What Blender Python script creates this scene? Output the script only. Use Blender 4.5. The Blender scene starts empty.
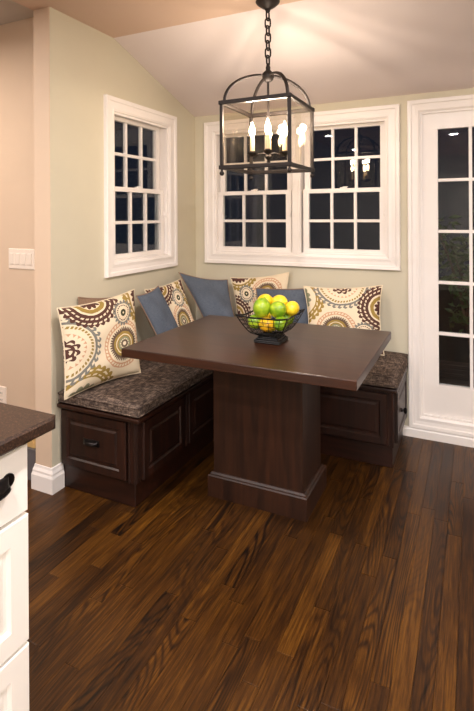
import bpy, bmesh, math, random
from mathutils import Vector, Matrix
random.seed(7)
scene = bpy.context.scene
COL = scene.collection

# ------------------------------------------------------------------ camera
CX, CY, CZ = 1.9178, -3.2876, 1.39
YAW, FPX, HORIZON, ROLL = 0.4443, 496.23, 215.215, -0.0056
cam_data = bpy.data.cameras.new('camera')
cam_data.sensor_fit = 'HORIZONTAL'
cam_data.sensor_width = 36.0
cam_data.lens = FPX / 474.0 * 36.0
cam_data.shift_y = -(355.5 - HORIZON) / 474.0
cam_data.clip_start = 0.02
cam = bpy.data.objects.new('camera', cam_data)
COL.objects.link(cam)
_R = Vector((math.cos(YAW), math.sin(YAW), 0)); _U = Vector((0, 0, 1)); _F = Vector((-math.sin(YAW), math.cos(YAW), 0))
_R2 = _R * math.cos(ROLL) + _U * math.sin(ROLL)
_U2 = _U * math.cos(ROLL) - _R * math.sin(ROLL)
_M = Matrix((_R2, _U2, -_F)).transposed().to_4x4()
_M.translation = (CX, CY, CZ)
cam.matrix_world = _M
scene.camera = cam

# ------------------------------------------------------------------ world (night) and exposure
world = bpy.data.worlds.new('night'); scene.world = world
world.use_nodes = True
world.node_tree.nodes['Background'].inputs[0].default_value = (0.006, 0.008, 0.014, 1)
world.node_tree.nodes['Background'].inputs[1].default_value = 1.0
scene.view_settings.view_transform = 'Standard'
scene.view_settings.look = 'None'
scene.view_settings.gamma = 1.0
scene.view_settings.use_curve_mapping = False
scene.view_settings.exposure = 0.5
CAN_WATTS = 20.0
CAN_COLOR = (1.0, 0.95, 0.94)
HALL_COLOR = (1.0, 0.86, 0.75)
FILL_WATTS = 240.0
FILL_COLOR = (1.0, 0.955, 0.965)
FILL_GLOBES = [(2.55, -4.5), (2.75, -5.6)]  # added fill lamps, out of view behind the camera
BULB_WATTS = 3.0
BULB_COLOR = (1.0, 0.84, 0.68)
CANS = [(1.7, -2.15), (3.0, -2.15), (1.7, -3.7), (3.0, -3.7), (0.2, -3.0), (0.2, -4.6), (2.3, -5.1), (-.95, -2.1)]

# ------------------------------------------------------------------ materials
def srgb(r, g, b):
    f = lambda c: (c / 255 / 12.92) if c / 255 <= 0.04045 else ((c / 255 + 0.055) / 1.055) ** 2.4
    return (f(r), f(g), f(b), 1)

class NT:
    """small node-tree writer"""
    def __init__(s, name):
        s.m = bpy.data.materials.new(name); s.m.use_nodes = True
        s.t = s.m.node_tree; s.n = s.t.nodes
        s.b = s.n['Principled BSDF']
    def add(s, kind, **kw):
        n = s.n.new(kind)
        for k, v in kw.items():
            if hasattr(n, k): setattr(n, k, v)
        return n
    def put(s, sock, v):
        if hasattr(v, 'is_output'): s.t.links.new(v, sock)
        elif v is not None: sock.default_value = v
    def math(s, op, a, b=None, c=None, clamp=False):
        n = s.n.new('ShaderNodeMath'); n.operation = op; n.use_clamp = clamp
        s.put(n.inputs[0], a)
        if b is not None: s.put(n.inputs[1], b)
        if c is not None: s.put(n.inputs[2], c)
        return n.outputs[0]
    def mix(s, f, a, b, blend='MIX'):
        n = s.n.new('ShaderNodeMix'); n.data_type = 'RGBA'; n.blend_type = blend
        s.put(n.inputs[0], f); s.put(n.inputs[6], a); s.put(n.inputs[7], b)
        return n.outputs[2]
    def pos(s, kind='pos'):
        if kind == 'pos': return s.n.new('ShaderNodeNewGeometry').outputs['Position']
        return s.n.new('ShaderNodeTexCoord').outputs[kind]
    def scale(s, vec, sc, off=None, rot=None):
        n = s.n.new('ShaderNodeMapping')
        s.put(n.inputs[0], vec)
        n.inputs['Scale'].default_value = sc
        if off is not None: s.put(n.inputs['Location'], off)
        if rot is not None: n.inputs['Rotation'].default_value = rot
        return n.outputs[0]
    def noise(s, vec, scale=1, detail=4, rough=0.55):
        n = s.n.new('ShaderNodeTexNoise')
        s.put(n.inputs['Vector'], vec)
        n.inputs['Scale'].default_value = scale; n.inputs['Detail'].default_value = detail
        n.inputs['Roughness'].default_value = rough
        return n.outputs['Fac']
    def ramp(s, f, stops):
        n = s.n.new('ShaderNodeValToRGB'); s.put(n.inputs[0], f)
        e = n.color_ramp.elements
        while len(e) < len(stops): e.new(0.5)
        for i, (p, c) in enumerate(stops): e[i].position = p; e[i].color = c
        return n.outputs[0]
    def bump(s, h, strength=0.2, dist=0.002):
        n = s.n.new('ShaderNodeBump'); n.inputs['Strength'].default_value = strength
        n.inputs['Distance'].default_value = dist
        s.put(n.inputs['Height'], h); s.t.links.new(n.outputs[0], s.b.inputs['Normal'])
    def set(s, color=None, rough=0.5, metal=0.0, coat=0.0, spec=None):
        if color is not None: s.put(s.b.inputs['Base Color'], color)
        s.put(s.b.inputs['Roughness'], rough); s.b.inputs['Metallic'].default_value = metal
        s.b.inputs['Coat Weight'].default_value = coat
        s.b.inputs['Coat Roughness'].default_value = 0.15
        if spec is not None: s.b.inputs['Specular IOR Level'].default_value = spec
        return s.m

def plain(name, col, rough=0.5, metal=0.0, var=0.06, scale=30.0, bump=0.0, coat=0.0):
    t = NT(name)
    n = t.noise(t.pos(), scale, 3)
    a = tuple(min(1, c * (1 - var)) for c in col[:3]) + (1,); b = tuple(min(1, c * (1 + var)) for c in col[:3]) + (1,)
    c = t.mix(n, a, b)
    if bump: t.bump(n, bump, 0.001)
    return t.set(c, rough, metal, coat)

def wood(name, dark, light, axis=1, rough=0.35, coat=0.15, streak=45.0):
    t = NT(name)
    sc = [streak] * 3; sc[axis] = 2.0
    p = t.pos()
    n = t.noise(t.scale(p, tuple(sc)), 1, 5, 0.6)
    sc2 = [7.0] * 3; sc2[axis] = 0.8
    m = t.noise(t.scale(p, tuple(sc2)), 1, 2)
    g = t.math('SINE', t.math('MULTIPLY', m, 46.0))
    f = t.math('ADD', t.math('MULTIPLY', n, 0.8), t.math('MULTIPLY', g, 0.09))
    c = t.ramp(f, [(0.22, dark), (0.62, light)])
    t.bump(n, 0.05, 0.0006)
    return t.set(c, rough, 0, coat)

M = {}
M['wall'] = plain('wall_paint', srgb(205, 198, 177), 0.7, var=0.03, scale=6, bump=0.03)
M['hall'] = plain('hall_paint', srgb(214, 190, 166), 0.7, var=0.03, scale=6, bump=0.03)
M['ceiling_flat'] = plain('peach_flat_ceiling', srgb(206, 178, 158), 0.8, var=0.02, scale=5)  # flat part toned peach, so the crease stands out from the paler slope
M['ceiling'] = plain('ceiling_paint', srgb(228, 216, 214), 0.8, var=0.02, scale=5)
M['hallceil'] = plain('hall_ceiling_paint', srgb(200, 194, 190), 0.8, var=0.02, scale=5)
M['trim'] = plain('white_trim', srgb(240, 234, 230), 0.35, var=0.015, scale=12)
M['cabinet_white'] = plain('white_cabinet_paint', srgb(240, 234, 226), 0.35, var=0.015, scale=12)
M['bench'] = wood('bench_wood', srgb(24, 10, 5), srgb(50, 23, 13), 2, 0.45, 0.05)
M['bench_h'] = wood('bench_wood_level', srgb(24, 10, 5), srgb(50, 23, 13), 0, 0.38, 0.1)
M['table'] = wood('table_wood', srgb(42, 22, 13), srgb(66, 37, 24), 0, 0.34, 0.08, 90)
M['pedestal'] = wood('pedestal_wood', srgb(36, 18, 9), srgb(60, 32, 17), 2, 0.45, 0.05, 50)
M['iron'] = plain('dark_bronze', srgb(40, 33, 30), 0.5, 0.5, 0.15, 60)
M['black_iron'] = plain('black_iron', srgb(30, 28, 28), 0.42, 0.7, 0.2, 80)
M['dark_pull'] = plain('dark_pull_metal', srgb(38, 34, 34), 0.3, 0.85, 0.15, 90)
M['ivory'] = plain('candle_sleeve', srgb(232, 205, 165), 0.5)
M['plastic'] = plain('switch_plastic', srgb(236, 222, 208), 0.35, var=0.02)
M['bin'] = plain('grey_bin', srgb(120, 118, 122), 0.45, 0.3)
M['card'] = plain('tan_card', srgb(206, 170, 112), 0.7)
M['ground'] = plain('night_ground', srgb(60, 55, 45), 0.9, var=0.4, scale=12)
M['deck'] = wood('deck_wood', srgb(70, 55, 45), srgb(110, 90, 75), 0, 0.7, 0)
M['leaf'] = plain('leaf_green', srgb(70, 100, 45), 0.5, var=0.35, scale=9)
M['bark'] = plain('bark', srgb(80, 60, 45), 0.8, var=0.3)
M['blue'] = None
def fabric(name, a, b, sc=260.0, rough=0.85):
    t = NT(name); p = t.pos('UV')
    w1 = t.noise(t.scale(p, (sc, 12, 1)), 1, 3); w2 = t.noise(t.scale(p, (12, sc, 1)), 1, 3)
    f = t.math('MULTIPLY', t.math('ADD', w1, w2), 0.5)
    c = t.ramp(f, [(0.36, a), (0.64, b)])
    t.bump(f, 0.35, 0.002)
    return t.set(c, rough, spec=0.2)
M['blue'] = fabric('blue_linen', srgb(72, 80, 94), srgb(104, 112, 124))
M['taupe'] = fabric('taupe_linen', srgb(128, 104, 86), srgb(166, 138, 116))

def tweed():
    t = NT('tweed'); p = t.pos()
    w1 = t.noise(t.scale(p, (280, 26, 60)), 1, 3, 0.6); w2 = t.noise(t.scale(p, (26, 280, 60)), 1, 3, 0.6)
    w3 = t.noise(t.scale(p, (40, 40, 260)), 1, 3, 0.6)
    f = t.math('MULTIPLY', t.math('ADD', t.math('ADD', w1, w2), w3), 0.3333)
    c = t.ramp(f, [(0.34, srgb(34, 28, 26)), (0.48, srgb(72, 60, 54)), (0.64, srgb(150, 130, 114))])
    t.bump(f, 0.5, 0.003)
    return t.set(c, 0.9, spec=0.15)
M['tweed'] = tweed()

def granite():
    t = NT('granite'); p = t.pos()
    a = t.noise(p, 260, 3, 0.7); b = t.noise(p, 40, 3)
    c = t.ramp(a, [(0.35, srgb(24, 16, 13)), (0.55, srgb(58, 40, 31)), (0.7, srgb(112, 84, 66))])
    c = t.mix(t.math('MULTIPLY', b, 0.5), c, srgb(46, 31, 24))
    return t.set(c, 0.38, spec=0.3)
M['granite'] = granite()

def floor_mat():
    t = NT('oak_plank')
    rnd = t.n.new('ShaderNodeObjectInfo').outputs['Random']
    cmb = t.n.new('ShaderNodeCombineXYZ')
    t.put(cmb.inputs[0], t.math('MULTIPLY', rnd, 17.0)); t.put(cmb.inputs[1], t.math('MULTIPLY', rnd, 91.0)); t.put(cmb.inputs[2], t.math('MULTIPLY', rnd, 43.0))
    va = t.n.new('ShaderNodeVectorMath'); va.operation = 'ADD'
    t.put(va.inputs[0], t.pos()); t.put(va.inputs[1], cmb.outputs[0])
    p = va.outputs[0]
    streak = t.noise(t.scale(p, (150, 5, 1)), 1, 6, 0.75)
    warp = t.noise(t.scale(p, (9, 1.0, 1)), 1, 1.0, 0.4)
    ring = t.math('SINE', t.math('ADD', t.math('MULTIPLY', warp, 175.0), t.math('MULTIPLY', streak, 2.0)))
    ring = t.math('POWER', t.math('ADD', t.math('MULTIPLY', ring, 0.5), 0.5), 3.0)
    rr = t.n.new('ShaderNodeTexWhiteNoise'); rr.noise_dimensions = '1D'; t.put(rr.inputs['W'], t.math('MULTIPLY', rnd, 533.0))
    r2 = t.n.new('ShaderNodeTexWhiteNoise'); r2.noise_dimensions = '1D'; t.put(r2.inputs['W'], t.math('MULTIPLY', rnd, 911.0))
    amt = t.math('MULTIPLY', t.math('POWER', r2.outputs['Value'], 2.2), t.math('MULTIPLY', t.noise(t.scale(p, (5, .9, 1)), 1, 2), -0.8))
    f = t.math('ADD', t.math('MULTIPLY_ADD', streak, 1.35, -0.28), t.math('MULTIPLY', ring, amt))
    f = t.math('ADD', f, t.math('MULTIPLY', t.math('SUBTRACT', rr.outputs['Value'], 0.42), 0.2))
    blot = t.noise(t.scale(p, (16, 2.5, 1)), 1, 4)
    f = t.math('ADD', f, t.math('MULTIPLY', t.math('SUBTRACT', blot, 0.5), 0.35))
    c = t.ramp(f, [(0.02, srgb(18, 9, 3)), (0.25, srgb(42, 22, 6)), (0.45, srgb(68, 39, 9)), (0.8, srgb(116, 74, 22))])
    t.bump(f, 0.12, 0.001)
    rough = t.math('ADD', 0.3, t.math('MULTIPLY', streak, 0.14))
    return t.set(c, rough, 0, 0.0, spec=0.3)
M['oak'] = floor_mat()

def glass(name, tint=(1, 1, 1, 1), ior=1.5):
    m = bpy.data.materials.new(name); m.use_nodes = True
    n = m.node_tree.nodes; l = m.node_tree.links
    n.remove(n['Principled BSDF'])
    tr = n.new('ShaderNodeBsdfTransparent'); tr.inputs[0].default_value = tint
    gl = n.new('ShaderNodeBsdfGlossy'); gl.inputs['Roughness'].default_value = 0.0
    lw = n.new('ShaderNodeLayerWeight'); lw.inputs[0].default_value = 0.5
    pw_ = n.new('ShaderNodeMath'); pw_.operation = 'POWER'; pw_.inputs[1].default_value = 5.0
    ma = n.new('ShaderNodeMath'); ma.operation = 'MULTIPLY_ADD'; ma.inputs[1].default_value = 0.96; ma.inputs[2].default_value = 0.035
    l.new(lw.outputs['Facing'], pw_.inputs[0]); l.new(pw_.outputs[0], ma.inputs[0])
    mx = n.new('ShaderNodeMixShader')
    l.new(ma.outputs[0], mx.inputs[0]); l.new(tr.outputs[0], mx.inputs[1]); l.new(gl.outputs[0], mx.inputs[2])
    l.new(mx.outputs[0], n['Material Output'].inputs[0])
    return m
M['glass'] = glass('window_glass', (0.9, 0.92, 0.92, 1))
M['lantern_glass'] = glass('lantern_glass', (0.99, 0.97, 0.94, 1))

def emit(name, col, strength):
    t = NT(name); t.set((0.9, 0.85, 0.8, 1), 0.4)
    t.b.inputs['Emission Color'].default_value = col; t.b.inputs['Emission Strength'].default_value = strength
    return t.m
M['bulb'] = emit('lit_bulb', (1.0, 0.72, 0.40, 1), 45.0)
M['globe'] = emit('fill_globe_glow', (1.0, 0.9, 0.82, 1), 10.0)  # surface glow of the added fill globes
M['lens'] = emit('lit_lens', (1.0, 0.86, 0.72, 1), 14.0)

def fruit(name, a, b):
    t = NT(name); p = t.pos()
    n = t.noise(p, 22, 2); k = t.noise(p, 420, 2)
    c = t.mix(t.ramp(n, [(0.35, (0, 0, 0, 1)), (0.65, (1, 1, 1, 1))]), a, b)
    t.bump(k, 0.15, 0.001)
    return t.set(c, 0.32, spec=0.5)
M['lime'] = fruit('lime_skin', srgb(104, 146, 20), srgb(176, 198, 44))
M['lemon'] = fruit('lemon_skin', srgb(226, 190, 26), srgb(248, 222, 60))
M['lemon_ripe'] = fruit('ripe_lemon_skin', srgb(222, 160, 20), srgb(240, 196, 40))

CREAM = srgb(232, 216, 188); BROWN = srgb(88, 58, 50); GREY = srgb(128, 126, 118); OLIVE = srgb(158, 132, 68)
PEACH = srgb(206, 160, 126); TAUPE = srgb(104, 84, 70); SAGE = srgb(140, 140, 112); DKGREEN = srgb(66, 66, 44)
def suzani(name, off=(0, 0, 0), rot=0.0, sc=1.0):
    t = NT(name); uv = t.pos('UV')
    vec = t.scale(uv, (sc, sc, 1), off, (0, 0, rot))
    wob = t.noise(t.scale(vec, (9, 9, 1)), 1, 2)
    sep = t.n.new('ShaderNodeSeparateXYZ'); t.put(sep.inputs[0], vec)
    X, Y = sep.outputs[0], sep.outputs[1]
    col = CREAM
    def med(cx, cy, rings):
        nonlocal col
        dx = t.math('SUBTRACT', X, cx); dy = t.math('SUBTRACT', Y, cy)
        d = t.math('SQRT', t.math('ADD', t.math('MULTIPLY', dx, dx), t.math('MULTIPLY', dy, dy)))
        d = t.math('ADD', d, t.math('MULTIPLY', t.math('SUBTRACT', wob, 0.5), 0.03))
        th = t.math('ARCTAN2', dy, dx)
        for r0, r1, c, mode, n in rings:
            lim = r1
            if mode == 'scallop':
                lim = t.math('ADD', r1, t.math('MULTIPLY', t.math('ABSOLUTE', t.math('SINE', t.math('MULTIPLY', th, n * 0.5))), 0.035))
            m = t.math('LESS_THAN', d, lim)
            if r0 > 0: m = t.math('MULTIPLY', m, t.math('GREATER_THAN', d, r0))
            if mode == 'dash':
                ph = t.math('ADD', t.math('MULTIPLY', th, n), t.math('MULTIPLY', d, 60.0))
                m = t.math('MULTIPLY', m, t.math('GREATER_THAN', t.math('SINE', ph), -0.35))
            col = t.mix(m, col, c)
    med(0.18, -0.16, [(0.30, 0.40, OLIVE, 'scallop', 34), (0.32, 0.335, CREAM, 'dash', 26), (0.365, 0.385, CREAM, 'dash', 20), (0, 0.2, SAGE, 'scallop', 16), (0, .15, CREAM, '', 0)])
    med(1.14, 0.92, [(0.26, 0.34, OLIVE, 'scallop', 34), (0.29, 0.31, CREAM, 'dash', 26), (0, 0.2, BROWN, 'scallop', 20), (0, .15, PEACH, '', 0)])
    med(-0.02, 0.50, [(0.0, 0.355, GREY, 'scallop', 30), (0.335, 0.36, CREAM, 'dash', 30), (0, 0.305, CREAM, '', 0), (0.255, 0.285, OLIVE, 'dash', 44), (0, 0.2, PEACH, '', 0), (0, 0.165, CREAM, 'scallop', 24), (0, 0.105, BROWN, 'scallop', 10), (0.04, 0.06, CREAM, 'dash', 5), (0.085, 0.105, CREAM, 'dash', 9)])
    med(0.34, 1.06, [(0.0, 0.335, BROWN, 'scallop', 30), (0.255, 0.275, CREAM, 'dash', 30), (0.31, 0.33, CREAM, 'dash', 30), (0, 0.215, CREAM, '', 0), (0, 0.19, OLIVE, '', 0), (0, .14, CREAM, '', 0), (0, .1, BROWN, 'scallop', 12)])
    med(0.69, 0.40, [(0.0, 0.285, PEACH, '', 0), (0.245, 0.272, CREAM, 'dash', 36), (0, 0.228, CREAM, '', 0), (0, 0.172, TAUPE, 'scallop', 40), (0, 0.150, OLIVE, '', 0), (0.105, 0.118, CREAM, '', 0), (0, 0.085, SAGE, '', 0), (0.05, 0.062, CREAM, 'dash', 12), (0, 0.045, TAUPE, '', 0), (0, 0.022, CREAM, '', 0)])
    med(0.72, 0.78, [(0, 0.125, GREY, 'scallop', 18), (0, 0.115, CREAM, '', 0), (0.085, 0.1, BROWN, 'dash', 20), (0, 0.042, DKGREEN, '', 0), (0, .012, CREAM, '', 0)])
    w1 = t.noise(t.scale(uv, (220, 30, 1)), 1, 2); w2 = t.noise(t.scale(uv, (30, 220, 1)), 1, 2)
    t.bump(t.math('ADD', w1, w2), 0.25, 0.0015)
    return t.set(col, 0.85, spec=0.2)
M['suz1'] = suzani('medallion_print_a')
M['suz2'] = suzani('medallion_print_b', (0.02, 0.03, 0), 0.0)
M['suz3'] = suzani('medallion_print_c', (0.0, 1.06, 0), -math.pi / 2)
M['suz4'] = suzani('medallion_print_d', (1.0, 0.0, 0), math.pi / 2)

# ------------------------------------------------------------------ mesh helpers
def wloc(o):
    v = Vector((0, 0, 0))
    while o is not None: v += o.location; o = o.parent
    return v
def tag(o, label=None, cat=None, group=None, kind=None):
    if label: o['label'] = label
    if cat: o['category'] = cat
    if group: o['group'] = group
    if kind: o['kind'] = kind
    return o
def thing(name, loc, label=None, cat=None, group=None, kind=None):
    o = bpy.data.objects.new(name, None); o.empty_display_size = 0.1
    COL.objects.link(o); o.location = loc
    return tag(o, label, cat, group, kind)
def obj(name, bm, mat, parent=None, smooth=None, origin=None, mats=None):
    """bm is in world coordinates"""
    o_at = wloc(parent) if parent is not None else (Vector(origin) if origin is not None else Vector((0, 0, 0)))
    if o_at.length: bmesh.ops.translate(bm, verts=bm.verts, vec=-o_at)
    bmesh.ops.recalc_face_normals(bm, faces=bm.faces)
    me = bpy.data.meshes.new(name); bm.to_mesh(me); bm.free()
    for m in (mats or [mat]): me.materials.append(m)
    if smooth is not None:
        me.polygons.foreach_set('use_smooth', [True] * len(me.polygons))
        try: me.set_sharp_from_angle(angle=math.radians(smooth))
        except Exception: pass
    o = bpy.data.objects.new(name, me); COL.objects.link(o)
    if parent is not None: o.parent = parent
    else: o.location = o_at
    return o
def dup(o, delta, parent=None):
    c = o.copy(); COL.objects.link(c); c.parent = parent if parent is not None else o.parent
    c.location = o.location + Vector(delta)
    return c
def box(bm, lo, hi, bevel=0.0, seg=2):
    t = bmesh.new()
    bmesh.ops.create_cube(t, size=1)
    lo = Vector(lo); hi = Vector(hi)
    for v in t.verts: v.co = Vector(((lo.x + hi.x) / 2 + v.co.x * (hi.x - lo.x), (lo.y + hi.y) / 2 + v.co.y * (hi.y - lo.y), (lo.z + hi.z) / 2 + v.co.z * (hi.z - lo.z)))
    if bevel: bmesh.ops.bevel(t, geom=list(t.edges), offset=bevel, segments=seg, affect='EDGES', profile=0.5)
    join(bm, t); return bm
def join(bm, t):
    mp = {}
    for v in t.verts: mp[v] = bm.verts.new(v.co)
    for f in t.faces:
        try: bm.faces.new([mp[v] for v in f.verts])
        except ValueError: pass
    t.free()
def B(lo, hi, bevel=0.0, seg=2): return box(bmesh.new(), lo, hi, bevel, seg)
def prism(bm, pts, d):
    """planar polygon pts extruded by vector d"""
    d = Vector(d); a = [bm.verts.new(Vector(p)) for p in pts]; b = [bm.verts.new(Vector(p) + d) for p in pts]
    n = len(pts)
    bm.faces.new(a); bm.faces.new(b[::-1])
    for i in range(n): bm.faces.new((a[i], b[i], b[(i + 1) % n], a[(i + 1) % n]))
    return bm
def lathe(bm, prof, c=(0, 0, 0), n=20, axis='z'):
    """prof: list of (r, h)"""
    c = Vector(c); rows = []
    def P(r, h, a):
        x, y = r * math.cos(a), r * math.sin(a)
        return c + (Vector((x, y, h)) if axis == 'z' else Vector((h, x, y)) if axis == 'x' else Vector((x, h, y)))
    for r, h in prof:
        if r < 1e-5: rows.append([bm.verts.new(P(0, h, 0))])
        else: rows.append([bm.verts.new(P(r, h, 2 * math.pi * i / n)) for i in range(n)])
    for A, Bv in zip(rows, rows[1:]):
        for i in range(n):
            j = (i + 1) % n
            if len(A) == 1 and len(Bv) == 1: continue
            if len(A) == 1: bm.faces.new((A[0], Bv[i], Bv[j]))
            elif len(Bv) == 1: bm.faces.new((A[i], A[j], Bv[0]))
            else: bm.faces.new((A[i], A[j], Bv[j], Bv[i]))
    for R in (rows[0], rows[-1]):
        if len(R) > 2: bm.faces.new(R)
    return bm
def tube(bm, pts, r, n=8, closed=False, flat=None):
    """round (or flat (w,h) rectangular-ish) tube along a polyline"""
    pts = [Vector(p) for p in pts]; N = len(pts); rings = []
    prev = None
    for i, p in enumerate(pts):
        if closed: tg = pts[(i + 1) % N] - pts[i - 1]
        else: tg = pts[min(i + 1, N - 1)] - pts[max(i - 1, 0)]
        tg.normalize()
        ref = prev if prev is not None else (Vector((0, 0, 1)) if abs(tg.z) < 0.9 else Vector((1, 0, 0)))
        u = ref - tg * ref.dot(tg)
        if u.length < 1e-6: u = tg.orthogonal()
        u.normalize(); v = tg.cross(u); prev = u
        rr = r[i] if isinstance(r, (list, tuple)) else r
        ring = []
        for k in range(n):
            a = 2 * math.pi * (k + 0.5) / n
            cu, cv = math.cos(a), math.sin(a)
            if flat: ring.append(bm.verts.new(p + u * cu * flat[0] + v * cv * flat[1]))
            else: ring.append(bm.verts.new(p + (u * cu + v * cv) * rr))
        rings.append(ring)
    rng = range(N) if closed else range(N - 1)
    for i in rng:
        A, Bv = rings[i], rings[(i + 1) % N]
        for k in range(n):
            j = (k + 1) % n
            bm.faces.new((A[k], A[j], Bv[j], Bv[k]))
    if not closed:
        bm.faces.new(rings[0]); bm.faces.new(rings[-1][::-1])
    return bm
def panel(bm, o, U, V, N, w, h, prof):
    """nested rectangles: prof = [(inset, depth along N), ...]; first ring is the back edge, last is capped"""
    o, U, V, N = Vector(o), Vector(U), Vector(V), Vector(N)
    rings = []
    for ins, d in prof:
        rings.append([bm.verts.new(o + U * a + V * b + N * d) for a, b in ((ins, ins), (w - ins, ins), (w - ins, h - ins), (ins, h - ins))])
    for A, Bv in zip(rings, rings[1:]):
        for i in range(4):
            j = (i + 1) % 4
            bm.faces.new((A[i], A[j], Bv[j], Bv[i]))
    bm.faces.new(rings[-1]); bm.faces.new(rings[0][::-1])
    return bm
def frame(bm, o, U, V, N, w, h, prof, sides=(1, 1, 1, 1)):
    """mitred casing around a w x h opening at o; prof=[(outward offset, depth)] closed profile"""
    o, U, V, N = Vector(o), Vector(U), Vector(V), Vector(N)
    rings = []
    for off, d in prof:
        rings.append([bm.verts.new(o + U * a + V * b + N * d) for a, b in ((-off, -off), (w + off, -off), (w + off, h + off), (-off, h + off))])
    for k in range(len(rings)):
        A, Bv = rings[k], rings[(k + 1) % len(rings)]
        for i in range(4):
            if not sides[i]: continue
            j = (i + 1) % 4
            bm.faces.new((A[i], A[j], Bv[j], Bv[i]))
    return bm

ZF, ZC, YBR = 2.444, 2.143, -0.945          # flat ceiling, ceiling at back wall, crease
def struct(name, bm, mat, **kw):
    return tag(obj(name, bm, mat, **kw), kind='structure')

# ------------------------------------------------------------------ floor
FX0, FX1, FY0, FY1 = -2.4, 4.2, -6.4, 0.0
floor = struct('floor', B((FX0 - .1, FY0 - .1, -0.12), (FX1 + .1, 0.0, -0.018)), M['oak'])
PW = 0.058
proto = None
x = 0.0; row = 0; n_pl = 0
unit = bmesh.new(); box(unit, (-0.5, -0.5, -0.018), (0.5, 0.5, 0.0))
for v in unit.verts:                       # eased top edges: joints stay visible
    pass
bmesh.ops.bevel(unit, geom=[e for e in unit.edges if all(v.co.z > -0.001 for v in e.verts)], offset=0.004, segments=1, affect='EDGES')
for v in unit.verts:
    if v.co.z > -0.001: pass
    elif v.co.z > -0.017: v.co.z = -0.0006
unit_me = bpy.data.meshes.new('plank'); unit.to_mesh(unit_me); unit.free(); unit_me.materials.append(M['oak'])
rest = bmesh.new()
def rest_box(x0, x1, y0, y1): box(rest, (x0, y0, -0.018), (x1, y1, 0.0))
px = 0.30
while px < 2.72:
    y = -3.0 - random.random() * 0.5
    rest_box(px, px + PW - 0.0006, FY0, y)
    while y < -0.03:
        L = random.choice([0.45, 0.6, 0.75, 0.9, 1.1, 1.3]) * random.uniform(0.9, 1.1)
        y1 = min(y + L, -0.0)
        if y1 > -0.25: y1 = 0.0
        o = bpy.data.objects.new('plank', unit_me); COL.objects.link(o); o.parent = floor
        o.location = (px + PW / 2 - 0.0003, (y + y1) / 2, 0); o.scale = (PW - 0.0006, y1 - y - 0.0008, 1)
        y = y1
    px += PW
PXEND = px
x = FX0
while x < FX1:
    if x + PW <= 0.301 or x >= PXEND - 1e-4:
        rest_box(x, min(x + PW - 0.0006, FX1), FY0, -1.25 if x < -0.11 else 0.0); x += PW
    else:
        rest_box(x, 0.2995, FY0, 0.0); x = PXEND
tag(obj('plank_field', rest, M['oak'], floor), kind='stuff')

# ------------------------------------------------------------------ walls
WT = 0.11
LY0, LY1, LZ0, LZ1 = -0.957, -0.372, 1.115, 2.008        # left window opening
YP = -1.436
bm = bmesh.new()
def yz(pts, x0=-WT, x1=0.0): prism(bm, [(x0, a, b) for a, b in pts], (x1 - x0, 0, 0))
def ztop(y): return ZF if y < YBR else ZF + (ZC - ZF) * (y - YBR) / (0 - YBR)
yz([(YP, 0), (LY0, 0), (LY0, ZF + .02), (YP, ZF + .02)])
yz([(LY0, 0), (LY1, 0), (LY1, LZ0), (LY0, LZ0)])
yz([(LY0, LZ1), (LY1, LZ1), (LY1, ztop(LY1) + .02), (YBR, ZF + .02), (LY0, ZF + .02)])
yz([(LY1, 0), (0.12, 0), (0.12, ztop(.12) + .02), (LY1, ztop(LY1) + .02)])
struct('wall_left', bm, M['wall'])

struct('wall_pier', B((-WT, YP - .004, 0), (-.003, YP, ZF + .02)), M['hall'])
BX0, BX1, BZ0, BZ1 = 0.172, 1.420, 1.115, 2.006          # back double window opening
DX0, DX1, DZ1 = 1.621, 2.371, 2.026                      # door opening
DZ0 = 0.118
bm = bmesh.new()
T2 = 0.14
def xz(x0, x1, z0, z1): box(bm, (x0, 0, z0), (x1, T2, z1))
ZB = ZC + .02
xz(0, BX0, 0, ZB); xz(BX0, BX1, 0, BZ0); xz(BX0, BX1, BZ1, ZB); xz(BX1, DX0, 0, ZB); xz(DX0, DX1, DZ1, ZB); xz(DX0, DX1, -.1, 0.06); xz(DX1, FX1, 0, ZB)
struct('wall_back', bm, M['wall'])
struct('wall_hall', B((FX0, -1.25, 0), (-WT, -1.14, 2.62)), M['hall'])
struct('wall_right', prism(bmesh.new(), [(FX1, FY0, 0), (FX1, 0.14, 0), (FX1, 0.14, ZC), (FX1, 0, ZC), (FX1, YBR, ZF), (FX1, FY0, ZF)], (.1, 0, 0)), M['wall'])
struct('wall_rear', B((FX0, FY0 - .1, 0), (FX1, FY0, 2.62)), M['wall'])
struct('wall_far_left', B((FX0 - .1, FY0, 0), (FX0, -1.14, 2.62)), M['hall'])
# ceilings
bm = bmesh.new()
prism(bm, [(-WT, YBR, ZF), (-WT, 0.14, ztop(0.14)), (-WT, 0.14, ztop(.14) + .16), (-WT, YBR, ZF + .16)], (FX1 + WT, 0, 0))
struct('ceiling_sloped', bm, M['ceiling'])
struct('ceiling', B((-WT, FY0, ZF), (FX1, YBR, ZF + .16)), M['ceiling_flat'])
struct('ceiling_hall', B((FX0, FY0, 2.515), (-WT, -1.14, 2.60)), M['hallceil'])
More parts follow.
